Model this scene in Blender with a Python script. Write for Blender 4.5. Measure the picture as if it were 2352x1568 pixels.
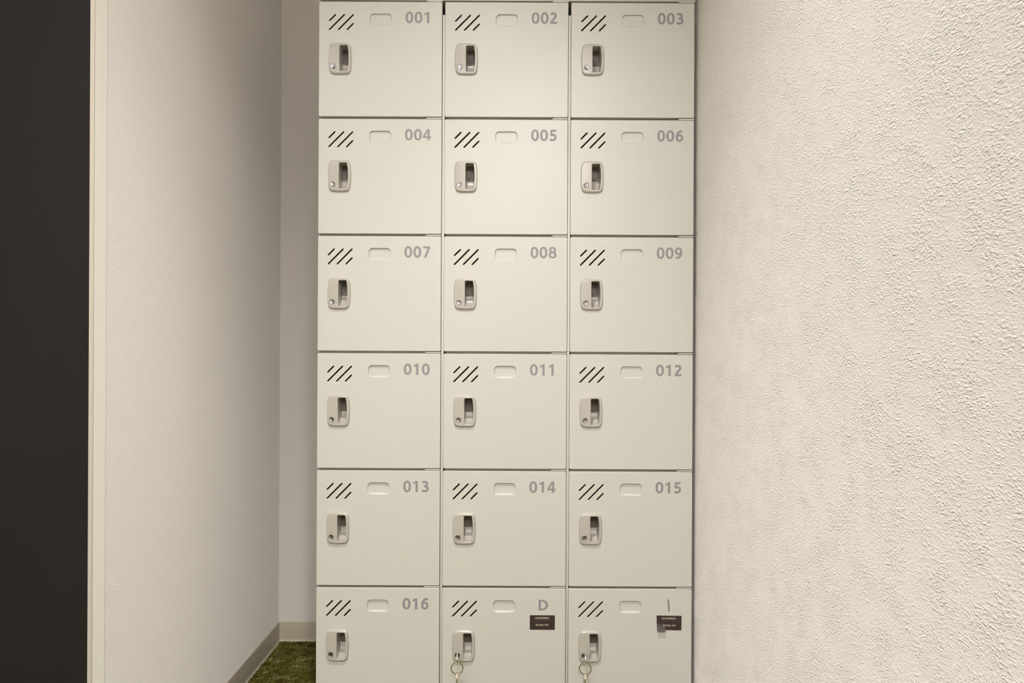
import bpy, bmesh, math, random
from mathutils import Vector, Matrix

for o in list(bpy.data.objects):
    bpy.data.objects.remove(o)
S = bpy.context.scene
COL = S.collection
R = math.radians

# ------------------------------------------------------------------ camera
PX = 965.0                    # pixels per metre on the locker front plane
CAM_Z, CAM_D, FPX = 0.913, 1.655, 1597.0
cam = bpy.data.cameras.new('camera')
cam.sensor_fit = 'HORIZONTAL'
cam.sensor_width = 36.0
cam.lens = FPX / 2352.0 * 36.0
cam.shift_y = 22.0 / 2352.0
cam.clip_start = 0.01
camo = bpy.data.objects.new('camera', cam)
COL.objects.link(camo)
camo.matrix_world = (Matrix.Translation((0, -CAM_D, CAM_Z)) @ Matrix.Rotation(R(90), 4, 'X')
                     @ Matrix.Rotation(R(0.285), 4, 'Z'))
S.camera = camo

# ------------------------------------------------------------------ world, lamps, exposure
w = bpy.data.worlds.new('world')
S.world = w
w.use_nodes = True
w.node_tree.nodes['Background'].inputs[0].default_value = (1.0, 0.93, 0.82, 1)
w.node_tree.nodes['Background'].inputs[1].default_value = 0.0
S.view_settings.view_transform = 'Standard'
S.view_settings.look = 'None'
S.view_settings.gamma = 1.0
S.view_settings.use_curve_mapping = False
S.view_settings.exposure = 0.0


def spot(name, loc, watts, size, blend, radius, col=(1.0, 0.93, 0.83)):
    l = bpy.data.lights.new(name, 'SPOT')
    l.energy = watts
    l.color = col
    l.spot_size = R(size)
    l.spot_blend = blend
    l.shadow_soft_size = radius
    o = bpy.data.objects.new(name, l)
    o.location = loc
    COL.objects.link(o)
    return o


def panel(name, loc, watts, sx, sy, col=(1.0, 0.98, 0.955)):
    l = bpy.data.lights.new(name, 'AREA')
    l.shape = 'RECTANGLE'
    l.size, l.size_y = sx, sy
    l.energy = watts
    l.color = col
    o = bpy.data.objects.new(name, l)
    o.location = loc
    COL.objects.link(o)
    return o


WARM = (1.0, 0.985, 0.965)
spot('ceiling_downlight', (-0.15, -0.92, 2.45), 120, 88, 1.0, 0.035, WARM)      # its beam
spot('ceiling_downlight', (-0.15, -0.92, 2.45), 34, 118, 0.6, 0.035, WARM)      # and its spill
panel('fill_panel', (0.10, -3.50, 2.47), 88, 0.5, 0.5, WARM)  # added soft fill light behind the camera, no fixture known there
panel('fill_panel', (0.26, -2.60, 2.47), 14, 0.25, 1.0, WARM)  # added fill light on the right, lifts the far left corner
panel('fill_panel', (-1.55, -2.60, 2.47), 30, 1.2, 0.6, WARM)  # added fill light on the left, likewise no known fixture


# ------------------------------------------------------------------ materials
def mat(name, col, rough=0.5, metal=0.0, spec=0.5):
    m = bpy.data.materials.new(name)
    m.use_nodes = True
    b = m.node_tree.nodes['Principled BSDF']
    b.inputs['Base Color'].default_value = (*col, 1)
    b.inputs['Roughness'].default_value = rough
    b.inputs['Metallic'].default_value = metal
    b.inputs['Specular IOR Level'].default_value = spec
    return m


def nodes(m):
    return m.node_tree.nodes, m.node_tree.links, m.node_tree.nodes['Principled BSDF']


def add_bump(m, build, strength, dist):
    n, l, b = nodes(m)
    tc = n.new('ShaderNodeTexCoord')
    h = build(n, l, tc.outputs['Object'])
    bp = n.new('ShaderNodeBump')
    bp.inputs['Strength'].default_value = strength
    bp.inputs['Distance'].default_value = dist
    l.new(h, bp.inputs['Height'])
    l.new(bp.outputs['Normal'], b.inputs['Normal'])


def noise(n, l, vec, scale, detail=2.0, rough=0.5, dist=0.0):
    t = n.new('ShaderNodeTexNoise')
    t.inputs['Scale'].default_value = scale
    t.inputs['Detail'].default_value = detail
    t.inputs['Roughness'].default_value = rough
    t.inputs['Distortion'].default_value = dist
    l.new(vec, t.inputs['Vector'])
    return t.outputs['Fac']


def math_node(n, l, op, a, b=None):
    t = n.new('ShaderNodeMath')
    t.operation = op
    for i, v in enumerate((a, b)):
        if v is None:
            continue
        if isinstance(v, (int, float)):
            t.inputs[i].default_value = v
        else:
            l.new(v, t.inputs[i])
    return t.outputs[0]


def ramp(n, l, fac, stops):
    t = n.new('ShaderNodeValToRGB')
    e = t.color_ramp.elements
    while len(e) < len(stops):
        e.new(0.5)
    for i, (p, c) in enumerate(stops):
        e[i].position = p
        e[i].color = (*c, 1)
    l.new(fac, t.inputs['Fac'])
    return t.outputs['Color']


PAINT = mat('locker_paint', (0.552, 0.536, 0.490), 0.36)
add_bump(PAINT, lambda n, l, v: noise(n, l, v, 900, 2), 0.06, 0.0004)
PAINT_DARK = mat('frame_paint', (0.50, 0.475, 0.42), 0.45)
PLASTIC = mat('handle_plastic', (0.435, 0.405, 0.358), 0.30)
RECESS_SHADE = mat('pull_recess_shade', (0.105, 0.088, 0.07), 0.45)  # handle plastic darkened: the pocket's shade is put into the colour
METAL = mat('lock_metal', (0.34, 0.325, 0.325), 0.34, 1.0)
BLACK = mat('keyhole_black', (0.01, 0.008, 0.01), 0.6)
NUMBER = mat('number_print', (0.245, 0.238, 0.243), 0.5)
STROKE = mat('stroke_print', (0.22, 0.185, 0.145), 0.5)
STICKER = mat('sticker_brown', (0.036, 0.022, 0.020), 0.42)
STICKER_INK = mat('sticker_ink', (0.50, 0.44, 0.33), 0.5)
STICKER_LINE = mat('sticker_line', (0.16, 0.125, 0.115), 0.5)
BRASS = mat('key_brass', (0.62, 0.46, 0.25), 0.28, 1.0)
NICKEL = mat('key_nickel', (0.66, 0.62, 0.55), 0.25, 1.0)
BRONZE = mat('ring_bronze', (0.36, 0.29, 0.17), 0.32, 1.0)


def wallpaper_height(n, l, v):
    mp = n.new('ShaderNodeMapping')
    mp.inputs['Scale'].default_value = (0.55, 0.55, 1.0)
    l.new(v, mp.inputs['Vector'])
    u = mp.outputs['Vector']
    a = noise(n, l, u, 270, 2, 0.5, 0.15)
    ridge = math_node(n, l, 'ABSOLUTE', math_node(n, l, 'SUBTRACT', a, 0.5))
    c = noise(n, l, u, 420, 1, 0.5, 0.0)
    big = noise(n, l, v, 22, 3, 0.6)
    amp = math_node(n, l, 'ADD', math_node(n, l, 'MULTIPLY', math_node(n, l, 'POWER', big, 2.0), 3.2), 0.12)
    h = math_node(n, l, 'ADD', math_node(n, l, 'MULTIPLY', ridge, 1.5), math_node(n, l, 'MULTIPLY', c, 0.35))
    return math_node(n, l, 'MULTIPLY', h, amp)


WALL = mat('embossed_wallpaper', (0.70, 0.664, 0.624), 0.75, 0, 0.25)
add_bump(WALL, wallpaper_height, 0.8, 0.0021)
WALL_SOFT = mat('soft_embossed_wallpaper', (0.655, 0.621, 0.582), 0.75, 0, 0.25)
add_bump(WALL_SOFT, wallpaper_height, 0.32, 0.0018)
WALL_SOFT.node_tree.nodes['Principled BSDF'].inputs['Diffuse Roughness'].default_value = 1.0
WALL.node_tree.nodes['Principled BSDF'].inputs['Diffuse Roughness'].default_value = 1.0
CEIL = mat('ceiling_paint', (0.78, 0.75, 0.70), 0.9)
DARK = mat('dark_wallpaper', (0.0085, 0.0068, 0.0060), 0.8, 0, 0.3)
add_bump(DARK, lambda n, l, v: noise(n, l, v, 240, 3), 0.3, 0.0008)
TRIM = mat('trim_paint', (0.69, 0.668, 0.592), 0.5)
TRIM.node_tree.nodes['Principled BSDF'].inputs['Diffuse Roughness'].default_value = 1.0
TRIM_EDGE_SHADE = mat('trim_edge_shade', (0.46, 0.425, 0.36), 0.6)  # trim paint made duller: shade of its front edge put into the colour
SKIRT = mat('baseboard_vinyl', (0.45, 0.40, 0.315), 0.45)

CARPET = mat('green_carpet', (0.08, 0.08, 0.02), 0.95, 0, 0.1)
n_, l_, b_ = nodes(CARPET)
tc_ = n_.new('ShaderNodeTexCoord')
v1 = n_.new('ShaderNodeTexVoronoi')
v1.inputs['Scale'].default_value = 75
v1.inputs['Randomness'].default_value = 1.0
wob = n_.new('ShaderNodeTexNoise')
wob.inputs['Scale'].default_value = 60
wob.inputs['Detail'].default_value = 3
l_.new(tc_.outputs['Object'], wob.inputs['Vector'])
mx = n_.new('ShaderNodeMixRGB')
mx.blend_type = 'ADD'
mx.inputs[0].default_value = 0.035
l_.new(tc_.outputs['Object'], mx.inputs[1])
l_.new(wob.outputs['Color'], mx.inputs[2])
l_.new(mx.outputs[0], v1.inputs['Vector'])
sep = n_.new('ShaderNodeSeparateColor')
l_.new(v1.outputs['Color'], sep.inputs[0])
pat = math_node(n_, l_, 'ADD', math_node(n_, l_, 'MULTIPLY', sep.outputs[0], 0.45),
                math_node(n_, l_, 'MULTIPLY', noise(n_, l_, tc_.outputs['Object'], 26, 4, 0.6), 0.6))
l_.new(ramp(n_, l_, pat, [(0.22, (0.035, 0.030, 0.004)), (0.42, (0.075, 0.070, 0.010)),
                          (0.52, (0.12, 0.085, 0.022)), (0.60, (0.13, 0.135, 0.030)),
                          (0.85, (0.26, 0.27, 0.095))]), b_.inputs['Base Color'])
cb = n_.new('ShaderNodeBump')
cb.inputs['Strength'].default_value = 0.8
cb.inputs['Distance'].default_value = 0.006
l_.new(math_node(n_, l_, 'ADD', pat, math_node(n_, l_, 'MULTIPLY', noise(n_, l_, tc_.outputs['Object'], 260, 2), 0.5)),
       cb.inputs['Height'])
l_.new(cb.outputs['Normal'], b_.inputs['Normal'])


# ------------------------------------------------------------------ helpers
def link(name, me, mats, parent=None, smooth=None):
    if not isinstance(mats, (list, tuple)):
        mats = [mats]
    if not me.materials:
        for m in mats:
            me.materials.append(m)
    if smooth is not None:
        for p in me.polygons:
            p.use_smooth = True
        me.set_sharp_from_angle(angle=R(smooth))
    o = bpy.data.objects.new(name, me)
    COL.objects.link(o)
    if parent is not None:
        o.parent = parent
    return o


def mesh_of(bm, name):
    bmesh.ops.recalc_face_normals(bm, faces=bm.faces)
    me = bpy.data.meshes.new(name)
    bm.to_mesh(me)
    bm.free()
    return me


def box(bm, x0, x1, y0, y1, z0, z1, mi=0, bevel=0.0):
    r = bmesh.ops.create_cube(bm, size=1.0)
    vs = r['verts']
    for v in vs:
        v.co = Vector(((x0 + x1) / 2 + v.co.x * (x1 - x0), (y0 + y1) / 2 + v.co.y * (y1 - y0),
                       (z0 + z1) / 2 + v.co.z * (z1 - z0)))
    fs = {f for v in vs for f in v.link_faces}
    for f in fs:
        f.material_index = mi
    if bevel:
        es = list({e for v in vs for e in v.link_edges})
        rb = bmesh.ops.bevel(bm, geom=es, offset=bevel, segments=2, affect='EDGES', profile=0.5)
        for f in rb['faces']:
            f.material_index = mi


def box_obj(name, x0, x1, y0, y1, z0, z1, m, parent=None, bevel=0.0):
    bm = bmesh.new()
    box(bm, x0, x1, y0, y1, z0, z1, 0, bevel)
    return link(name, mesh_of(bm, name), m, parent, 35 if bevel else None)


def thing(name, label, cat, loc, group=None):
    o = bpy.data.objects.new(name, None)
    o.empty_display_size = 0.05
    COL.objects.link(o)
    o.location = loc
    o['label'] = label
    o['category'] = cat
    if group:
        o['group'] = group
    return o


def struct(o, label=None, cat=None):
    o['kind'] = 'structure'
    if label:
        o['label'] = label
        o['category'] = cat
    return o


def rrect(x0, x1, z0, z1, r, seg=6):
    pts = []
    for cx, cz, a0 in ((x1 - r, z1 - r, 0), (x0 + r, z1 - r, 90), (x0 + r, z0 + r, 180), (x1 - r, z0 + r, 270)):
        for i in range(seg + 1):
            a = R(a0 + 90 * i / seg)
            pts.append((cx + r * math.cos(a), cz + r * math.sin(a)))
    return pts


def capsule(p, q, r, seg=6):
    a0 = math.atan2(q[1] - p[1], q[0] - p[0])
    pts = []
    for c, s in ((q, -90), (p, 90)):
        for i in range(seg + 1):
            a = a0 + R(s + 180 * i / seg)
            pts.append((c[0] + r * math.cos(a), c[1] + r * math.sin(a)))
    return pts


def plate_mesh(loops, y0, y1, bevel=0.0):
    """A sheet in the x-z plane from y0 (front) to y1 (back): first loop the outline, the others holes."""
    cu = bpy.data.curves.new('tmp', 'CURVE')
    cu.dimensions = '2D'
    cu.fill_mode = 'BOTH'
    for lp in loops:
        sp = cu.splines.new('POLY')
        sp.points.add(len(lp) - 1)
        for i, (x, z) in enumerate(lp):
            sp.points[i].co = (x, z, 0, 1)
        sp.use_cyclic_u = True
    h = (y1 - y0) / 2
    cu.extrude = h - bevel
    if bevel:
        cu.bevel_depth = bevel
        cu.bevel_resolution = 2
        cu.offset = -bevel
    me = curve_to_mesh(cu)
    me.transform(Matrix.Translation((0, (y0 + y1) / 2, 0)) @ Matrix.Rotation(R(90), 4, 'X'))
    return me


def curve_to_mesh(cu):
    o = bpy.data.objects.new('tmp', cu)
    COL.objects.link(o)
    dg = bpy.context.evaluated_depsgraph_get()
    dg.update()
    me = bpy.data.meshes.new_from_object(o.evaluated_get(dg))
    bpy.data.objects.remove(o)
    bpy.data.curves.remove(cu)
    return me


def text_mesh(body, cap_h, offset=0.0, space=1.0, ref='D', width=None):
    """Flat lettering in the x-z plane, centred on the origin, of height cap_h (and of that width)."""
    cu = bpy.data.curves.new('tmp', 'FONT')
    cu.body = body
    cu.size = 1.0
    cu.offset = offset
    cu.space_character = space
    cu.resolution_u = 6
    cu.extrude = 0.0
    me = curve_to_mesh(cu)
    xs = [v.co.x for v in me.vertices]
    ys = [v.co.y for v in me.vertices]
    cx, cy = (min(xs) + max(xs)) / 2, (min(ys) + max(ys)) / 2
    k = cap_h / (max(ys) - min(ys))
    kx = width / (max(xs) - min(xs)) if width else k
    for v in me.vertices:
        v.co = Vector(((v.co.x - cx) * kx, 0, (v.co.y - cy) * k))
    return me


def join_meshes(name, items):
    bm = bmesh.new()
    for me, M, mi in items:
        t = me.copy()
        t.transform(M)
        s = len(bm.faces)
        bm.from_mesh(t)
        bm.faces.ensure_lookup_table()
        for f in bm.faces[s:]:
            f.material_index = mi
        bpy.data.meshes.remove(t)
    idx = [f.material_index for f in bm.faces]
    out = bpy.data.meshes.new(name)
    bm.to_mesh(out)
    out.materials.clear()
    for p, f in zip(out.polygons, idx):
        p.material_index = f
    bm.free()
    return out


# ------------------------------------------------------------------ the setting
XR, XL, YB = 0.4420, -0.7290, 0.530          # right wall, left wall, back wall
YE = -0.4470                                  # front end of the left wall
HC = 2.50
struct(box_obj('floor', -2.7, XR + 0.1, -4.1, YB + 0.1, -0.05, 0.0, CARPET))
struct(box_obj('ceiling', -2.7, XR + 0.1, -4.1, YB + 0.1, HC, HC + 0.05, CEIL))
struct(box_obj('wall_right', XR, XR + 0.1, -4.0, YB + 0.1, 0, HC, WALL))
struct(box_obj('wall_back', XL - 0.1, XR, YB, YB + 0.1, 0, HC, WALL_SOFT))
struct(box_obj('wall_left', XL - 0.1, XL, YE + 0.038, YB, 0, HC, WALL_SOFT))
struct(box_obj('wall_front', -2.6, XL - 0.0065, YE + 0.001, YE + 0.037, 0, HC, DARK))
struct(box_obj('wall_far_left', -2.7, -2.6, -4.0, YE + 0.1, 0, HC, WALL))
struct(box_obj('wall_rear', -2.7, XR + 0.1, -4.1, -4.0, 0, HC, WALL))
struct(box_obj('trim_1', XL - 0.0060, XL + 0.0012, YE + 0.0025, YE + 0.0375, 0, HC, TRIM))
struct(box_obj('trim_2', XL - 0.0063, XL + 0.0009, YE, YE + 0.0025, 0, HC, TRIM_EDGE_SHADE))  # front edge of the trim as its own strip, shaded by colour


def skirting(name, along):
    """Vinyl baseboard with a thin rounded top and a flared cove foot; profile = (out from wall, height)."""
    prof = [(0.0, 0.0), (0.0085, 0.0), (0.0083, 0.0010), (0.0062, 0.0024), (0.0050, 0.0042), (0.0043, 0.0070),
            (0.0040, 0.0110), (0.0036, 0.0580), (0.0032, 0.0596), (0.0024, 0.0602), (0.0, 0.0604)]
    bm = bmesh.new()
    rings = []
    for k in (0, 1):
        ring = []
        for d, z in prof:
            if along == 'left':
                co = (XL + d, (YE + 0.040, YB - d)[k], z)
            else:
                co = ((XL + d, XR)[k], YB - d, z)
            ring.append(bm.verts.new(co))
        rings.append(ring)
    m = len(prof)
    for i in range(m):
        bm.faces.new((rings[0][i], rings[0][(i + 1) % m], rings[1][(i + 1) % m], rings[1][i]))
    bm.faces.new(rings[0])
    bm.faces.new(list(reversed(rings[1])))
    return struct(link(name, mesh_of(bm, name), SKIRT, None, 40))


skirting('baseboard_left', 'left')
skirting('baseboard_back', 'back')


def carpet_pile():
    """short loose green fibres of the grass-like carpet in the alcove beside the lockers"""
    rnd = random.Random(11)
    cols = [(0.050, 0.045, 0.006), (0.095, 0.088, 0.014), (0.135, 0.132, 0.034), (0.210, 0.205, 0.082), (0.125, 0.085, 0.024)]
    mats = [mat('carpet_fibre', c, 0.9, 0, 0.1) for c in cols]
    clumps = [(rnd.uniform(XL, -0.45), rnd.uniform(-0.5, YB), rnd.choice((0, 1, 1, 2, 2, 3, 4))) for _ in range(800)]
    grid = {}
    for c in clumps:
        grid.setdefault((int(c[0] * 20), int(c[1] * 20)), []).append(c)
    bm = bmesh.new()
    for _ in range(15000):
        x, y = rnd.uniform(XL + 0.0095, -0.452), rnd.uniform(-0.46, YB - 0.0095)
        near = [c for i in (-1, 0, 1) for j in (-1, 0, 1) for c in grid.get((int(x * 20) + i, int(y * 20) + j), [])]
        k = min(near, key=lambda c: (c[0] - x) ** 2 + (c[1] - y) ** 2)[2] if near else 1
        if rnd.random() < 0.28:
            k = rnd.choice((0, 1, 1, 2, 4))
        a = rnd.uniform(0, 2 * math.pi)
        ln, wd = rnd.uniform(0.005, 0.012), rnd.uniform(0.0022, 0.0046)
        dx, dy = math.cos(a), math.sin(a)
        bend = rnd.uniform(-0.9, 0.9)
        z0, lift = rnd.uniform(0.0003, 0.0016), rnd.uniform(0.0003, 0.0022)
        prev = None
        for q in range(4):
            t = q / 3.0
            b = a + bend * t
            px = x + math.cos(b) * ln * t
            py = y + math.sin(b) * ln * t
            px = min(max(px, XL + 0.0090), -0.45)
            py = min(py, YB - 0.0090)
            pz = z0 + lift * math.sin(t * 2.4)
            h = wd / 2 * (0.75, 1.0, 0.85, 0.25)[q]
            tilt = rnd.uniform(-0.4, 0.4)
            p = (bm.verts.new((px - math.sin(b) * h, py + math.cos(b) * h, pz + h * tilt)),
                 bm.verts.new((px + math.sin(b) * h, py - math.cos(b) * h, max(0.0002, pz - h * tilt))))
            if prev:
                f = bm.faces.new((prev[0], prev[1], p[1], p[0]))
                f.material_index = k
            prev = p
    me = bpy.data.meshes.new('carpet_pile')
    bm.to_mesh(me)
    bm.free()
    o = link('carpet_pile', me, mats)
    o['kind'] = 'stuff'
    o['label'] = 'green and brown grass-like carpet pile on the floor beside the lockers'
    o['category'] = 'carpet'


carpet_pile()

# ------------------------------------------------------------------ locker frame
DW, DH = 283.0 / PX, 263.7 / PX               # door width and height
PXX, PZ = 289.8 / PX, 269.2 / PX              # column and row pitch
X0 = -447.0 / PX                              # left edge of the first column
ZT = CAM_Z + 800.8 / PX                       # top edge of the top row
GX, GZ = PXX - DW, PZ - DH
X1 = X0 + 2 * PXX + DW
DEP = 0.50
ZB = ZT - 5 * PZ - DH                         # bottom of the last row

fr = thing('locker_rack', 'beige steel frame of posts, top and base enclosing the numbered lockers', 'locker frame',
           ((X0 + X1) / 2, 0, 0))


def fpart(name, x0, x1, y0, y1, z0, z1, bevel=0.0008, m=PAINT_DARK):
    cx = (X0 + X1) / 2
    return box_obj(name, x0 - cx, x1 - cx, y0, y1, z0, z1, m, fr, bevel)


fpart('top_panel', X0 + 0.001, X1 + 0.003, 0.003, DEP, ZT + 0.0047, ZT + 0.045)
fpart('base_panel', X0 + 0.001, X1 - 0.001, 0.010, DEP, 0.0, ZB - 0.004)
fpart('side_panel', X0 + 0.0005, X0 + 0.0025, 0.0155, DEP, ZB - 0.0035, ZT + 0.003)
fpart('side_panel', X1 - 0.0025, X1 - 0.0005, 0.0155, DEP, ZB - 0.0035, ZT + 0.003)
fpart('back_panel', X0 + 0.003, X1 - 0.003, DEP - 0.002, DEP, ZB - 0.0035, ZT + 0.003)
for k in (0, 1):
    gx = X0 + k * PXX + DW
    p = fpart('post', gx + 0.0010, gx + GX - 0.0004, 0.0032, 0.40, ZB - 0.0035, ZT - 0.0290, 0.0006, PAINT)

for c in range(3):
    for r in range(5):
        xa = X0 + c * PXX
        zb = ZT - r * PZ - DH
        fpart('shelf_rail', xa + 0.0032, xa + DW - 0.0006, 0.0146, 0.030, zb - GZ - 0.0022, zb + 0.0022, 0.0, PAINT)

# ------------------------------------------------------------------ locker meshes (local: x from the door's left edge, z from its bottom)


def P(px, py):
    """pixel offset from the door's top left corner -> local x, z"""
    return px / PX, DH - py / PX


door_outline = rrect(0, DW, 0, DH, 0.0030, 5)
SLOTS = [((24.2, 43.4), (37.2, 30.4)), ((24.2, 64.0), (57.5, 30.4)), ((44.8, 64.0), (78.0, 30.4)),
         ((65.0, 64.0), (78.2, 50.6))]
slot_loops = [capsule(P(*a), P(*b), 0.00160) for a, b in SLOTS]
lx0, lz1 = P(117.0, 27.8)
lx1, lz0 = P(166.5, 54.0)
label_hole = rrect(lx0, lx1, lz0, lz1, 0.0085, 8)
# handle outlines, in pixels about (49.3, 132.2)
HCX, HCY, HA, HB = 49.3, 132.0, 26.3, 36.9


def super_outline(a, b, n=8.0, m=200):
    """barrel outline: bowed sides, tight round corners"""
    pts = []
    for i in range(m):
        t = 2 * math.pi * i / m
        c, s = math.cos(t), math.sin(t)
        k = (abs(c / a) ** n + abs(s / b) ** n) ** (-1 / n)
        x, y = k * c, k * s
        pts.append((HCX + x * (1 - 0.095 * (y / b) ** 2), HCY + y * (1 - 0.045 * (x / a) ** 2)))
    return pts


def pocket_outline(grow=0.0, up=0.0, side=0.0):
    """opening: straight left edge, right edge bowed with the plate; up lifts the bottom, side narrows"""
    x0, y0, y1 = 48.6 - grow + side, 102.0 - grow, 161.5 + grow - up
    r = 3.0
    pts = []
    m = 14
    for i in range(m + 1):                         # right edge, top to bottom
        v = i / m
        y = y0 + r + (y1 - y0 - 2 * r) * v
        q = (y - 131.7) / 30.0
        pts.append((69.2 + grow - side - 2.6 * q * q, y))
    xr = pts[-1][0]
    for i in range(1, 6):
        a = R(90 * i / 6)
        pts.append((xr - r + r * math.cos(a), y1 - r + r * math.sin(a)))
    pts.append((xr - r, y1))
    for i in range(7):
        a = R(90 + 90 * i / 6)
        pts.append((x0 + r + r * math.cos(a), y1 - r + r * math.sin(a)))
    for i in range(7):
        a = R(180 + 90 * i / 6)
        pts.append((x0 + r + r * math.cos(a), y0 + r + r * math.sin(a)))
    xt = pts[0][0]
    for i in range(6):
        a = R(270 + 90 * i / 6)
        pts.append((xt - r + r * math.cos(a), y0 + r + r * math.sin(a)))
    return pts


def cast(poly, c, ang):
    dx, dy = math.cos(ang), math.sin(ang)
    best = None
    for i in range(len(poly)):
        ax, ay = poly[i]
        bx, by = poly[(i + 1) % len(poly)]
        ex, ey = bx - ax, by - ay
        det = dx * (-ey) + dy * ex
        if abs(det) < 1e-12:
            continue
        rx, ry = ax - c[0], ay - c[1]
        t = (rx * (-ey) + ry * ex) / det
        u = (dx * ry - dy * rx) / det
        if t > 0 and -1e-6 <= u <= 1 + 1e-6 and (best is None or t > best):
            best = t
    return c[0] + dx * best, c[1] + dy * best


def handle_mesh():
    c = (59.0, 118.0)
    hole = pocket_outline()
    # angles chosen at the pocket's own points and in between, so its corners stay crisp
    angs = sorted({round(math.atan2(y - c[1], x - c[0]), 5) for x, y in hole} |
                  {round(-math.pi + 2 * math.pi * (i + 0.5) / 90, 5) for i in range(90)})
    spec = [(super_outline(HA, HB), 0.0002), (super_outline(HA, HB), -0.0012),
            (super_outline(HA - 0.2, HB - 0.4), -0.0020), (super_outline(HA - 1.2, HB - 2.7), -0.0048),
            (super_outline(HA - 1.7, HB - 3.5), -0.0053), (super_outline(HA - 2.3, HB - 4.1), -0.0054)]
    bm = bmesh.new()
    rings = []
    for poly, y in spec:
        rings.append([bm.verts.new((P(*cast(poly, c, a))[0], y, P(*cast(poly, c, a))[1])) for a in angs])
    for poly, y in ((pocket_outline(0.6), -0.0053), (pocket_outline(0.1), -0.0049), (pocket_outline(), 0.004),
                    (pocket_outline(0, 2.0, 0.3), 0.0110), (pocket_outline(0, 5.5, 0.6), 0.0180),
                    (pocket_outline(0, 11.0, 0.9), 0.0235), (pocket_outline(0, 18.0, 1.1), 0.0270),
                    (pocket_outline(0, 26.0, 1.2), 0.0290)):
        ring = []
        for a in angs:
            x, z = P(*cast(poly, c, a))
            ring.append(bm.verts.new((x, y, z)))
        rings.append(ring)
    n = len(angs)
    for r0, r1 in zip(rings, rings[1:]):
        for i in range(n):
            bm.faces.new((r0[i], r0[(i + 1) % n], r1[(i + 1) % n], r1[i]))
    bm.faces.new(rings[-1]).material_index = 1  # pocket back gets the colour that stands for its shade
    me = mesh_of(bm, 'handle_plate')
    return me


def lathe_y(bm, cx, cz, prof, seg=32, mi=0):
    """surface of revolution about the y axis; prof = (radius, y)"""
    rings = []
    for r, y in prof:
        if r < 1e-6:
            rings.append([bm.verts.new((cx, y, cz))])
        else:
            rings.append([bm.verts.new((cx + r * math.cos(2 * math.pi * i / seg), y, cz + r * math.sin(2 * math.pi * i / seg)))
                          for i in range(seg)])
    for a, b in zip(rings, rings[1:]):
        for i in range(seg):
            j = (i + 1) % seg
            if len(b) == 1:
                f = bm.faces.new((a[i], a[j], b[0]))
            elif len(a) == 1:
                f = bm.faces.new((a[0], b[j], b[i]))
            else:
                f = bm.faces.new((a[i], a[j], b[j], b[i]))
            f.material_index = mi


LOCK = P(35.2, 151.0)


def lock_mesh():
    bm = bmesh.new()
    cx, cz = LOCK
    lathe_y(bm, cx, cz, [(0.0064, -0.0050), (0.0063, -0.0059), (0.0058, -0.0061), (0.0055, -0.0057), (0.0053, -0.0056),
                         (0.0, -0.0056)])
    # a domed plug face with the key slot and a small notch
    box(bm, cx + 0.0001, cx + 0.0016, -0.0058, -0.0050, cz - 0.0050, cz + 0.0012, 1)
    box(bm, cx - 0.0003, cx + 0.0009, -0.0058, -0.0050, cz + 0.0012, cz + 0.0026, 1)
    return mesh_of(bm, 'lock_cylinder')


def card_mesh():
    bm = bmesh.new()
    def ring(g, y):
        return [bm.verts.new((x, y, z)) for x, z in rrect(lx0 - g, lx1 + g, lz0 - g, lz1 + g, 0.0085 + g, 8)]
    rings = [ring(0.0002, 0.0008), ring(0.0, 0.0022), ring(-0.0002, 0.0036), ring(-0.0006, 0.0040)]
    n = len(rings[0])
    for a, b in zip(rings, rings[1:]):
        for i in range(n):
            bm.faces.new((a[i], a[(i + 1) % n], b[(i + 1) % n], b[i]))
    bm.faces.new(rings[-1])
    # the flat shelf of the card slot
    w = (lx1 - lx0)
    sec = [(0.0006, lz0 - 0.0004), (0.0006, lz0 + 0.0002), (0.0036, lz0 + 0.0024), (0.0041, lz0 + 0.0024), (0.0041, lz0 - 0.0004)]
    ends = [[bm.verts.new((x, y, z)) for y, z in sec] for x in (lx0 + w * 0.19, lx1 - w * 0.19)]
    for k in range(5):
        bm.faces.new((ends[0][k], ends[0][(k + 1) % 5], ends[1][(k + 1) % 5], ends[1][k]))
    bm.faces.new(ends[0])
    bm.faces.new(ends[1][::-1])
    return mesh_of(bm, 'card_recess')


def body_mesh():
    """steel compartment behind the door, open to the front"""
    bm = bmesh.new()
    t = 0.0012
    a, b, c, d = 0.0032, DW - 0.0032, 0.003, DH - 0.003
    y0, y1 = 0.0150, DEP - 0.004
    box(bm, a, a + t, y0, y1, c, d)
    box(bm, b - t, b, y0, y1, c, d)
    box(bm, a, b, y0, y1, c, c + t)
    box(bm, a, b, y0, y1, d - t, d)
    box(bm, a, b, y1 - t, y1, c, d)
    return mesh_of(bm, 'body')


def hinge_mesh():
    """thin steel leaf showing in the seam above the door's right corner"""
    z0, z1 = DH + 0.0014, DH + GZ - 0.0016
    x1 = DW + 0.0004
    x0 = x1 - 0.0395
    bm = bmesh.new()
    outline = [(x0, z0), (x1 - 0.0008, z0), (x1, z0 + 0.0007), (x1, z1 - 0.0004), (x1 - 0.0006, z1), (x0 + 0.0055, z1)]
    f = [bm.verts.new((x, 0.0012, z)) for x, z in outline]
    b = [bm.verts.new((x, 0.0142, z)) for x, z in outline]
    n = len(outline)
    for i in range(n):
        bm.faces.new((f[i], f[(i + 1) % n], b[(i + 1) % n], b[i]))
    bm.faces.new(f)
    bm.faces.new(list(reversed(b)))
    return mesh_of(bm, 'hinge')


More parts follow.
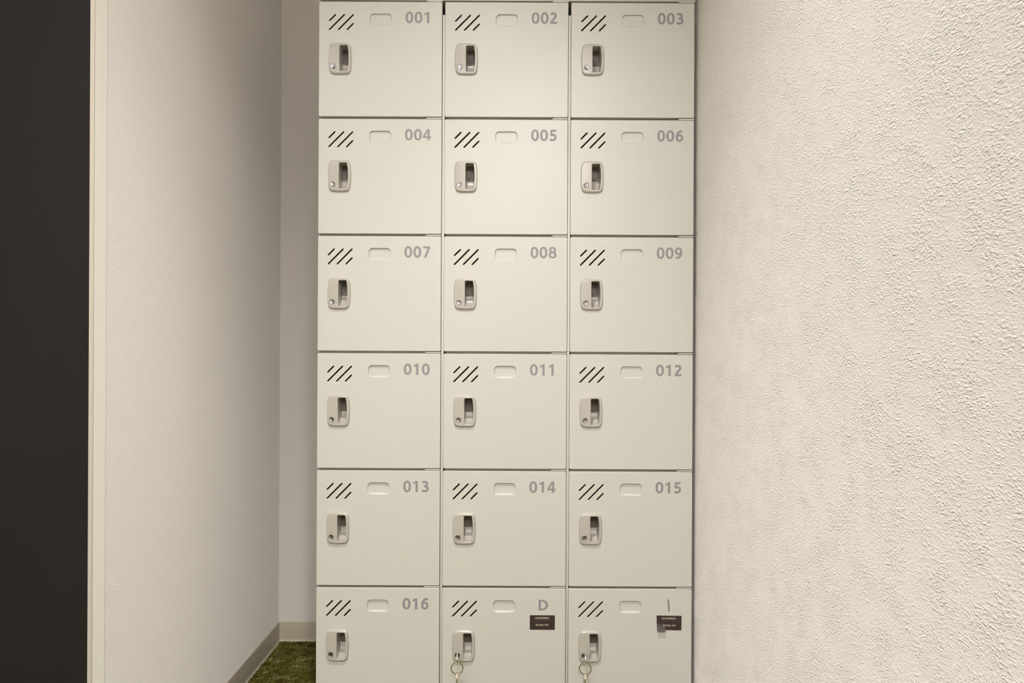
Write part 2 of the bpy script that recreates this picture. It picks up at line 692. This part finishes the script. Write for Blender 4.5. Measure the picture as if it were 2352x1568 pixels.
handle_hole = [P(x, y) for x, y in super_outline(HA - 3, HB - 3, 5.2, 48)]
front = plate_mesh([door_outline] + slot_loops + [label_hole, handle_hole], 0.0, 0.0024, 0.0010)
flange = plate_mesh([door_outline, rrect(0.0013, DW - 0.0013, 0.0013, DH - 0.0013, 0.0017, 5)], 0.0014, 0.0140, 0.0)
DOOR_ME = join_meshes('door', [(front, Matrix(), 0), (flange, Matrix(), 0)])
HANDLE_ME, LOCK_ME, CARD_ME, BODY_ME, HINGE_ME = handle_mesh(), lock_mesh(), card_mesh(), body_mesh(), hinge_mesh()

def smooth_path(pts, n=10):
    """Catmull-Rom through the points"""
    q = [pts[0]] + list(pts) + [pts[-1]]
    out = []
    for i in range(1, len(q) - 2):
        p0, p1, p2, p3 = q[i - 1], q[i], q[i + 1], q[i + 2]
        for k in range(n):
            t = k / n
            out.append(tuple(0.5 * ((2 * b) + (c - a) * t + (2 * a - 5 * b + 4 * c - d) * t * t + (3 * b - a - 3 * c + d) * t ** 3)
                             for a, b, c, d in zip(p0, p1, p2, p3)))
    out.append(tuple(pts[-1]))
    return out


def stroke(pts, wd):
    """closed outline of a stroke with square ends along a smooth path"""
    pts = smooth_path(pts)
    L, Rr = [], []
    for i, p in enumerate(pts):
        a, b = pts[max(0, i - 1)], pts[min(len(pts) - 1, i + 1)]
        dx, dy = b[0] - a[0], b[1] - a[1]
        k = math.hypot(dx, dy) or 1
        nx, ny = -dy / k * wd / 2, dx / k * wd / 2
        L.append((p[0] + nx, p[1] + ny))
        Rr.append((p[0] - nx, p[1] - ny))
    return [L + Rr[::-1]]


def ringshape(cx, cy, rx, ry, sx, sy, n=2.25, m=56):
    def e(a, b):
        o = []
        for i in range(m):
            t = 2 * math.pi * i / m
            c, d = math.cos(t), math.sin(t)
            k = (abs(c / a) ** n + abs(d / b) ** n) ** (-1 / n)
            o.append((cx + k * c, cy + k * d))
        return o
    return [e(rx, ry), e(rx - sx, ry - sy)]


SIX = [ringshape(9.4, 8.5, 8.6, 8.7, 5.2, 4.4, 2.1),
       stroke([(15.9, 23.2), (11.5, 23.6), (7.2, 21.2), (4.3, 16.4), (3.35, 8.8)], 5.1)]
DIGITS = {
    '0': [ringshape(9, 13, 9.0, 13.3, 5.3, 4.6, 2.2)],
    '1': [[[(12.9, 0), (12.9, 26), (9.0, 26), (6.4, 24.2), (2.2, 22.6), (2.2, 18.0), (5.2, 18.8), (7.6, 20.2), (7.6, 0)]]],
    '2': [stroke([(2.6, 21.2), (5.2, 23.0), (8.6, 23.7), (12.4, 22.4), (13.7, 18.9), (12.2, 14.8), (8.6, 10.4), (3.6, 4.4)], 5.2),
          [[(0.9, 0), (17.2, 0), (17.2, 4.7), (4.4, 4.7), (0.9, 3.6)]]],
    '3': [stroke([(2.4, 22.4), (5.4, 23.6), (8.8, 23.7), (12.6, 22.2), (13.2, 18.6), (11.4, 15.2), (6.4, 13.7)], 4.9),
          stroke([(6.4, 13.7), (11.0, 13.2), (14.4, 10.4), (14.4, 6.2), (11.4, 3.0), (7.0, 2.2), (1.6, 3.6)], 4.9)],
    '4': [[[(15.4, 0), (15.4, 5.5), (18.6, 5.5), (18.6, 9.7), (15.4, 9.7), (15.4, 26), (9.4, 26), (-0.2, 9.8), (-0.2, 5.5),
            (10.4, 5.5), (10.4, 0)], [(10.4, 9.7), (4.6, 9.7), (10.4, 20.0)]]],
    '5': [[[(3.0, 26), (15.9, 26), (15.9, 21.4), (7.4, 21.4), (7.1, 14.2), (2.4, 12.8)]],
          stroke([(2.6, 13.6), (8.0, 14.2), (12.6, 12.8), (14.4, 8.8), (13.2, 4.8), (9.4, 2.4), (5.6, 2.3), (1.6, 3.7)], 4.9)],
    '6': SIX,
    '7': [[[(1.2, 26), (17.6, 26), (17.6, 22.4), (9.0, 0), (3.4, 0), (11.8, 21.4), (1.2, 21.4)]]],
    '8': [ringshape(9, 19.2, 8.1, 7.1, 4.8, 4.0, 2.1), ringshape(9, 7.5, 9.0, 7.9, 5.1, 4.2, 2.1)],
    '9': [[[(18 - x, 26 - y) for x, y in lp] for lp in shape] for shape in SIX],
    'D': [[[(0, 0), (7.5, 0)] + [(7.5 + 14.3 * math.sin(R(a)), 12.2 - 12.2 * math.cos(R(a))) for a in range(6, 180, 6)] +
           [(7.5, 24.4), (0, 24.4)],
           [(5.2, 4.3), (7.5, 4.3)] + [(7.5 + 9.0 * math.sin(R(a)), 12.2 - 7.9 * math.cos(R(a))) for a in range(6, 180, 6)] +
           [(7.5, 20.1), (5.2, 20.1)]]],
}
GLYPH = {}


def digit_mesh(ch):
    if ch not in GLYPH:
        h = (24.4 if ch == 'D' else 26) / 2
        wd = (21.8 if ch == 'D' else 18) / 2
        parts = []
        for k, shape in enumerate(DIGITS[ch]):
            me = plate_mesh([[((x - wd) / PX, (y - h) / PX) for x, y in lp] for lp in shape], -0.00016 - 0.00003 * k, 0.0)
            parts.append((me, Matrix(), 0))
        GLYPH[ch] = join_meshes('glyph', parts)
    return GLYPH[ch]


def number_obj(txt, parent):
    if txt == 'I':
        me = plate_mesh([capsule(P(229.2, 24.5), P(231.0, 49.8), 0.0018)], -0.00025, 0.0001)
        return link('number', me, STROKE, parent)
    items = []
    if txt == 'D':
        cs = [(232.0, 37.6)]
    else:
        cs = [(207.6, 36.0), (228.4, 36.0), (249.2, 36.0)]
    for ch, (x, y) in zip(txt, cs):
        lx, lz = P(x, y)
        items.append((digit_mesh(ch), Matrix.Translation((lx, 0.0, lz)), 0))
    return link('number', join_meshes('number', items), NUMBER, parent)


def sticker_obj(kind, parent):
    """dark brown notice sticker: two lines of small lettering and a thin dotted rule; on I its lower left corner peels off"""
    cx, cz = P(230.0, 77.6) if kind == 'D' else P(231.0, 77.0)
    wd, ht = 57.5 / PX, 33.3 / PX
    if kind == 'D':
        base = plate_mesh([rrect(-wd / 2, wd / 2, -ht / 2, ht / 2, 0.0006, 3)], -0.00030, 0.0)
    else:
        bm = bmesh.new()
        nx, nz = 24, 16
        g = {}
        for i in range(nx + 1):
            for j in range(nz + 1):
                u, v = i / nx, j / nz                      # v = 0 at the bottom
                x, z = -wd / 2 + wd * u, -ht / 2 + ht * v
                y = -0.0003 - 0.00025 * (0.5 + 0.5 * math.sin(u * 23 + v * 3)) * (v > 0.9)
                x += 0.0012 * (1 - v) * (1 - u)
                g[i, j] = (x, y, z)
        split = int(nx * 0.37)

        def sheet(i0, i1, flap):
            vs = {}
            for i in range(i0, i1 + 1):
                for j in range(nz + 1):
                    x, y, z = g[i, j]
                    if flap and j < 8:
                        k = (8 - j) / 8.0
                        y -= 0.0075 * k ** 1.4
                        z -= 0.0010 * k
                    vs[i, j, 0] = bm.verts.new((x, y, z))
                    vs[i, j, 1] = bm.verts.new((x, y + 0.00018, z))
            for i in range(i0, i1):
                for j in range(nz):
                    for q in (0, 1):
                        bm.faces.new((vs[i, j, q], vs[i + 1, j, q], vs[i + 1, j + 1, q], vs[i, j + 1, q]))
            for j in range(nz):
                for i in (i0, i1):
                    bm.faces.new((vs[i, j, 0], vs[i, j + 1, 0], vs[i, j + 1, 1], vs[i, j, 1]))
            for i in range(i0, i1):
                for j in (0, nz):
                    bm.faces.new((vs[i, j, 0], vs[i + 1, j, 0], vs[i + 1, j, 1], vs[i, j, 1]))

        sheet(0, split, True)
        sheet(split, nx, False)
        base = mesh_of(bm, 'sticker')
    tilt = Matrix.Rotation(R(0 if kind == 'D' else 0.6), 4, 'Y')
    items = [(base, Matrix(), 0)]
    l1 = text_mesh('〈当日利用専用〉', 5.2 / PX, 0.016, 1.0, width=33.5 / PX)
    l2 = text_mesh('翌日持越し厳禁', 4.4 / PX, 0.014, 1.0, width=29.0 / PX)
    yf = -0.0006 if kind == 'D' else -0.0009
    items.append((l1, Matrix.Translation((-0.0010, yf, ht / 2 - 6.3 / PX)), 1))
    if kind == 'D':
        items.append((l2, Matrix.Translation((-0.0008, yf, ht / 2 - 22.0 / PX)), 1))
    else:
        items.append((l2, Matrix.Translation((0.0002, yf - 0.0016, ht / 2 - 21.8 / PX)), 1))
    bm = bmesh.new()
    rnd = random.Random(5)
    x = -wd / 2 + 0.003
    while x < wd / 2 - 0.003:
        ln = rnd.uniform(0.0008, 0.004)
        box(bm, x, min(x + ln, wd / 2 - 0.002), yf, yf + 0.0001, ht / 2 - 12.6 / PX, ht / 2 - 12.2 / PX)
        x += ln + rnd.uniform(0.0004, 0.0012)
    items.append((mesh_of(bm, 'rule'), Matrix(), 2))
    me = join_meshes('sticker', items)
    me.transform(tilt)
    o = link('notice_sticker', me, [STICKER, STICKER_INK, STICKER_LINE], parent)
    o.location = (cx, 0, cz)
    o['label'] = ('dark brown notice sticker with two lines of small lettering' if kind == 'D' else
                  'dark brown notice sticker with its lower left corner peeling off')
    return o


def build_locker(name, label, loc, group):
    t = thing('locker', label, 'locker', loc, group)
    link('body', BODY_ME, PAINT, t)
    link('hinge', HINGE_ME, PAINT, t)
    d = link('door', DOOR_ME, PAINT, t, 30)
    link('handle_plate', HANDLE_ME, [PLASTIC, RECESS_SHADE], d, 28)['label'] = 'grey beige plastic recessed handle plate'
    link('lock_cylinder', LOCK_ME, [METAL, BLACK], d, 30)['label'] = 'round metal keyhole'
    link('card_recess', CARD_ME, PAINT, d, 40)
    return t


def copy_tree(o, parent=None):
    c = o.copy()
    COL.objects.link(c)
    if parent is not None:
        c.parent = parent
    for ch in o.children:
        copy_tree(ch, c)
    return c


NAMES = ['001', '002', '003', '004', '005', '006', '007', '008', '009', '010', '011', '012', '013', '014', '015', '016', 'D', 'I']
LABELS = {}
for i, nm in enumerate(NAMES[:16]):
    if i < 3:
        LABELS[nm] = 'beige steel locker numbered %s in grey, in the top row above %s' % (nm, NAMES[i + 3])
    elif i < 15:
        LABELS[nm] = 'beige steel locker numbered %s in grey, directly under locker %s' % (nm, NAMES[i - 3])
LABELS['016'] = 'beige steel locker numbered 016 in grey, at the bottom left beside the green carpet'
LABELS['D'] = 'beige steel locker marked D, flat brown notice sticker and keys in its lock'
LABELS['I'] = 'beige steel locker marked with a thin grey stroke, peeling brown sticker, keys in its lock'

proto = None
lockers = {}
for i, nm in enumerate(NAMES):
    r, c = divmod(i, 3)
    loc = (X0 + c * PXX, 0.0, ZT - r * PZ - DH)
    if proto is None:
        proto = build_locker(nm, LABELS[nm], loc, 'numbered lockers')
        t = proto
    else:
        t = copy_tree(proto)
        t.location = loc
        t['label'] = LABELS[nm]
    lockers[nm] = t
for nm, t in lockers.items():
    d = [ch for ch in t.children if ch.name.startswith('door')][0]
    number_obj(nm, d)
    if nm in 'DI':
        sticker_obj(nm, d)


# ------------------------------------------------------------------ keys hanging in the two lower locks
def key_mesh(bow=0.0110, length=0.030, hole_dir=(0, -1), th=0.0020, hole_r=0.0026, hole_off=0.0068):
    """flat key in the local x-z plane, bow centred on the origin, blade along +x; extruded in y"""
    n = 40
    out = []
    for i in range(n):
        a = R(18) + (2 * math.pi - R(36)) * i / (n - 1)
        k = 1.0 + 0.05 * math.cos(4 * a)
        out.append((bow * k * math.cos(a), bow * k * math.sin(a)))
    hw = 0.0034
    out += [(bow * 1.05, -hw), (bow * 1.05 + 0.002, -hw * 1.1)]
    L = bow + length
    teeth = [0.0, 0.0010, 0.0003, 0.0014, 0.0005, 0.0012, 0.0002]
    s = bow * 1.05 + 0.004
    for i, t in enumerate(teeth):
        xx = s + (L - s) * i / len(teeth)
        out += [(xx, -hw + t), (xx + 0.0016, -hw + t)]
    out += [(L, -0.0008), (L, 0.0010), (L - 0.003, hw), (bow * 1.05, hw)]
    hx, hz = hole_dir[0] * hole_off, hole_dir[1] * hole_off
    hole = [(hx + hole_r * math.cos(2 * math.pi * i / 20), hz + hole_r * math.sin(2 * math.pi * i / 20)) for i in range(20)]
    return plate_mesh([out, hole], -th / 2, th / 2, 0.0003)


def torus_mesh(Rm, r, turns=1.85, seg=120, k=10):
    """split ring: a wire wound nearly twice round, in the local x-z plane"""
    bm = bmesh.new()
    rings = []
    for i in range(seg + 1):
        a = R(100) + 2 * math.pi * turns * i / seg
        y = (i / seg - 0.5) * r * 2.2
        c = Vector((Rm * math.cos(a), y, Rm * math.sin(a)))
        e = Vector((math.cos(a), 0, math.sin(a)))
        rings.append([bm.verts.new(c + e * r * math.cos(2 * math.pi * j / k) + Vector((0, r * math.sin(2 * math.pi * j / k), 0)))
                      for j in range(k)])
    for a, b in zip(rings, rings[1:]):
        for j in range(k):
            bm.faces.new((a[j], a[(j + 1) % k], b[(j + 1) % k], b[j]))
    bm.faces.new(rings[0])
    bm.faces.new(list(reversed(rings[-1])))
    return mesh_of(bm, 'split_ring')


KEY_IN = key_mesh(0.0118, 0.012, (-0.35, -0.937), 0.0019, 0.0026, 0.0078)
KEY_HANG = key_mesh(0.0105, 0.027, (-1, 0), 0.0021, 0.0026, 0.0068)
RING = torus_mesh(0.0136, 0.00095)


def key_ring(nm, label, yaw, second_twist, dx, m2):
    t0 = lockers[nm].location
    lx, lz = t0[0] + LOCK[0] + 0.0011 + dx, t0[2] + LOCK[1] - 0.0010
    yb = -0.0058 - 0.0145                              # bow centre in front of the plug
    t = thing('key_ring', label, 'keys', (lx, yb, lz), 'key rings in the bottom locks')
    k = link('key', KEY_IN, NICKEL, t, 40)
    # blade along +y (into the lock): x->y, y->x
    k.rotation_euler = (0, 0, R(90 + yaw))
    # hole of the bow: hangs toward the floor
    hz = -0.937 * 0.0078
    hy = 0.35 * -0.0078
    rz = hz - 0.0017 - 0.0136 + 0.0008
    rg = link('split_ring', RING, BRONZE, t, 50)
    rg.location = (0.0, hy, rz)
    rg.rotation_euler = (R(-3), R(8 if nm == 'D' else -12), R(yaw * 2))
    h2 = rz - 0.0136 - 0.0012
    k2 = link('key', KEY_HANG, m2, t, 40)
    k2['label'] = 'brass spare key hanging from the ring'
    k2.rotation_euler = Matrix.Rotation(R(second_twist), 3, 'Z').to_4x4().to_3x3() @ Matrix.Identity(3) and (0, 0, 0)
    M = (Matrix.Rotation(R(90 + second_twist), 4, 'Z') @ Matrix.Rotation(R(90), 4, 'Y'))
    k2.matrix_local = Matrix.Translation((0.0, hy, h2 - 0.0068)) @ M
    return t


key_ring('D', 'small brass keys on a thin ring hanging from the lock of locker D', 3, 4, 0.0, BRASS)
key_ring('I', 'small brass keys on a thin ring hanging under the locker with the peeling sticker', -2, -7, 0.0008, BRASS)

for o in bpy.data.objects:
    o.select_set(False)
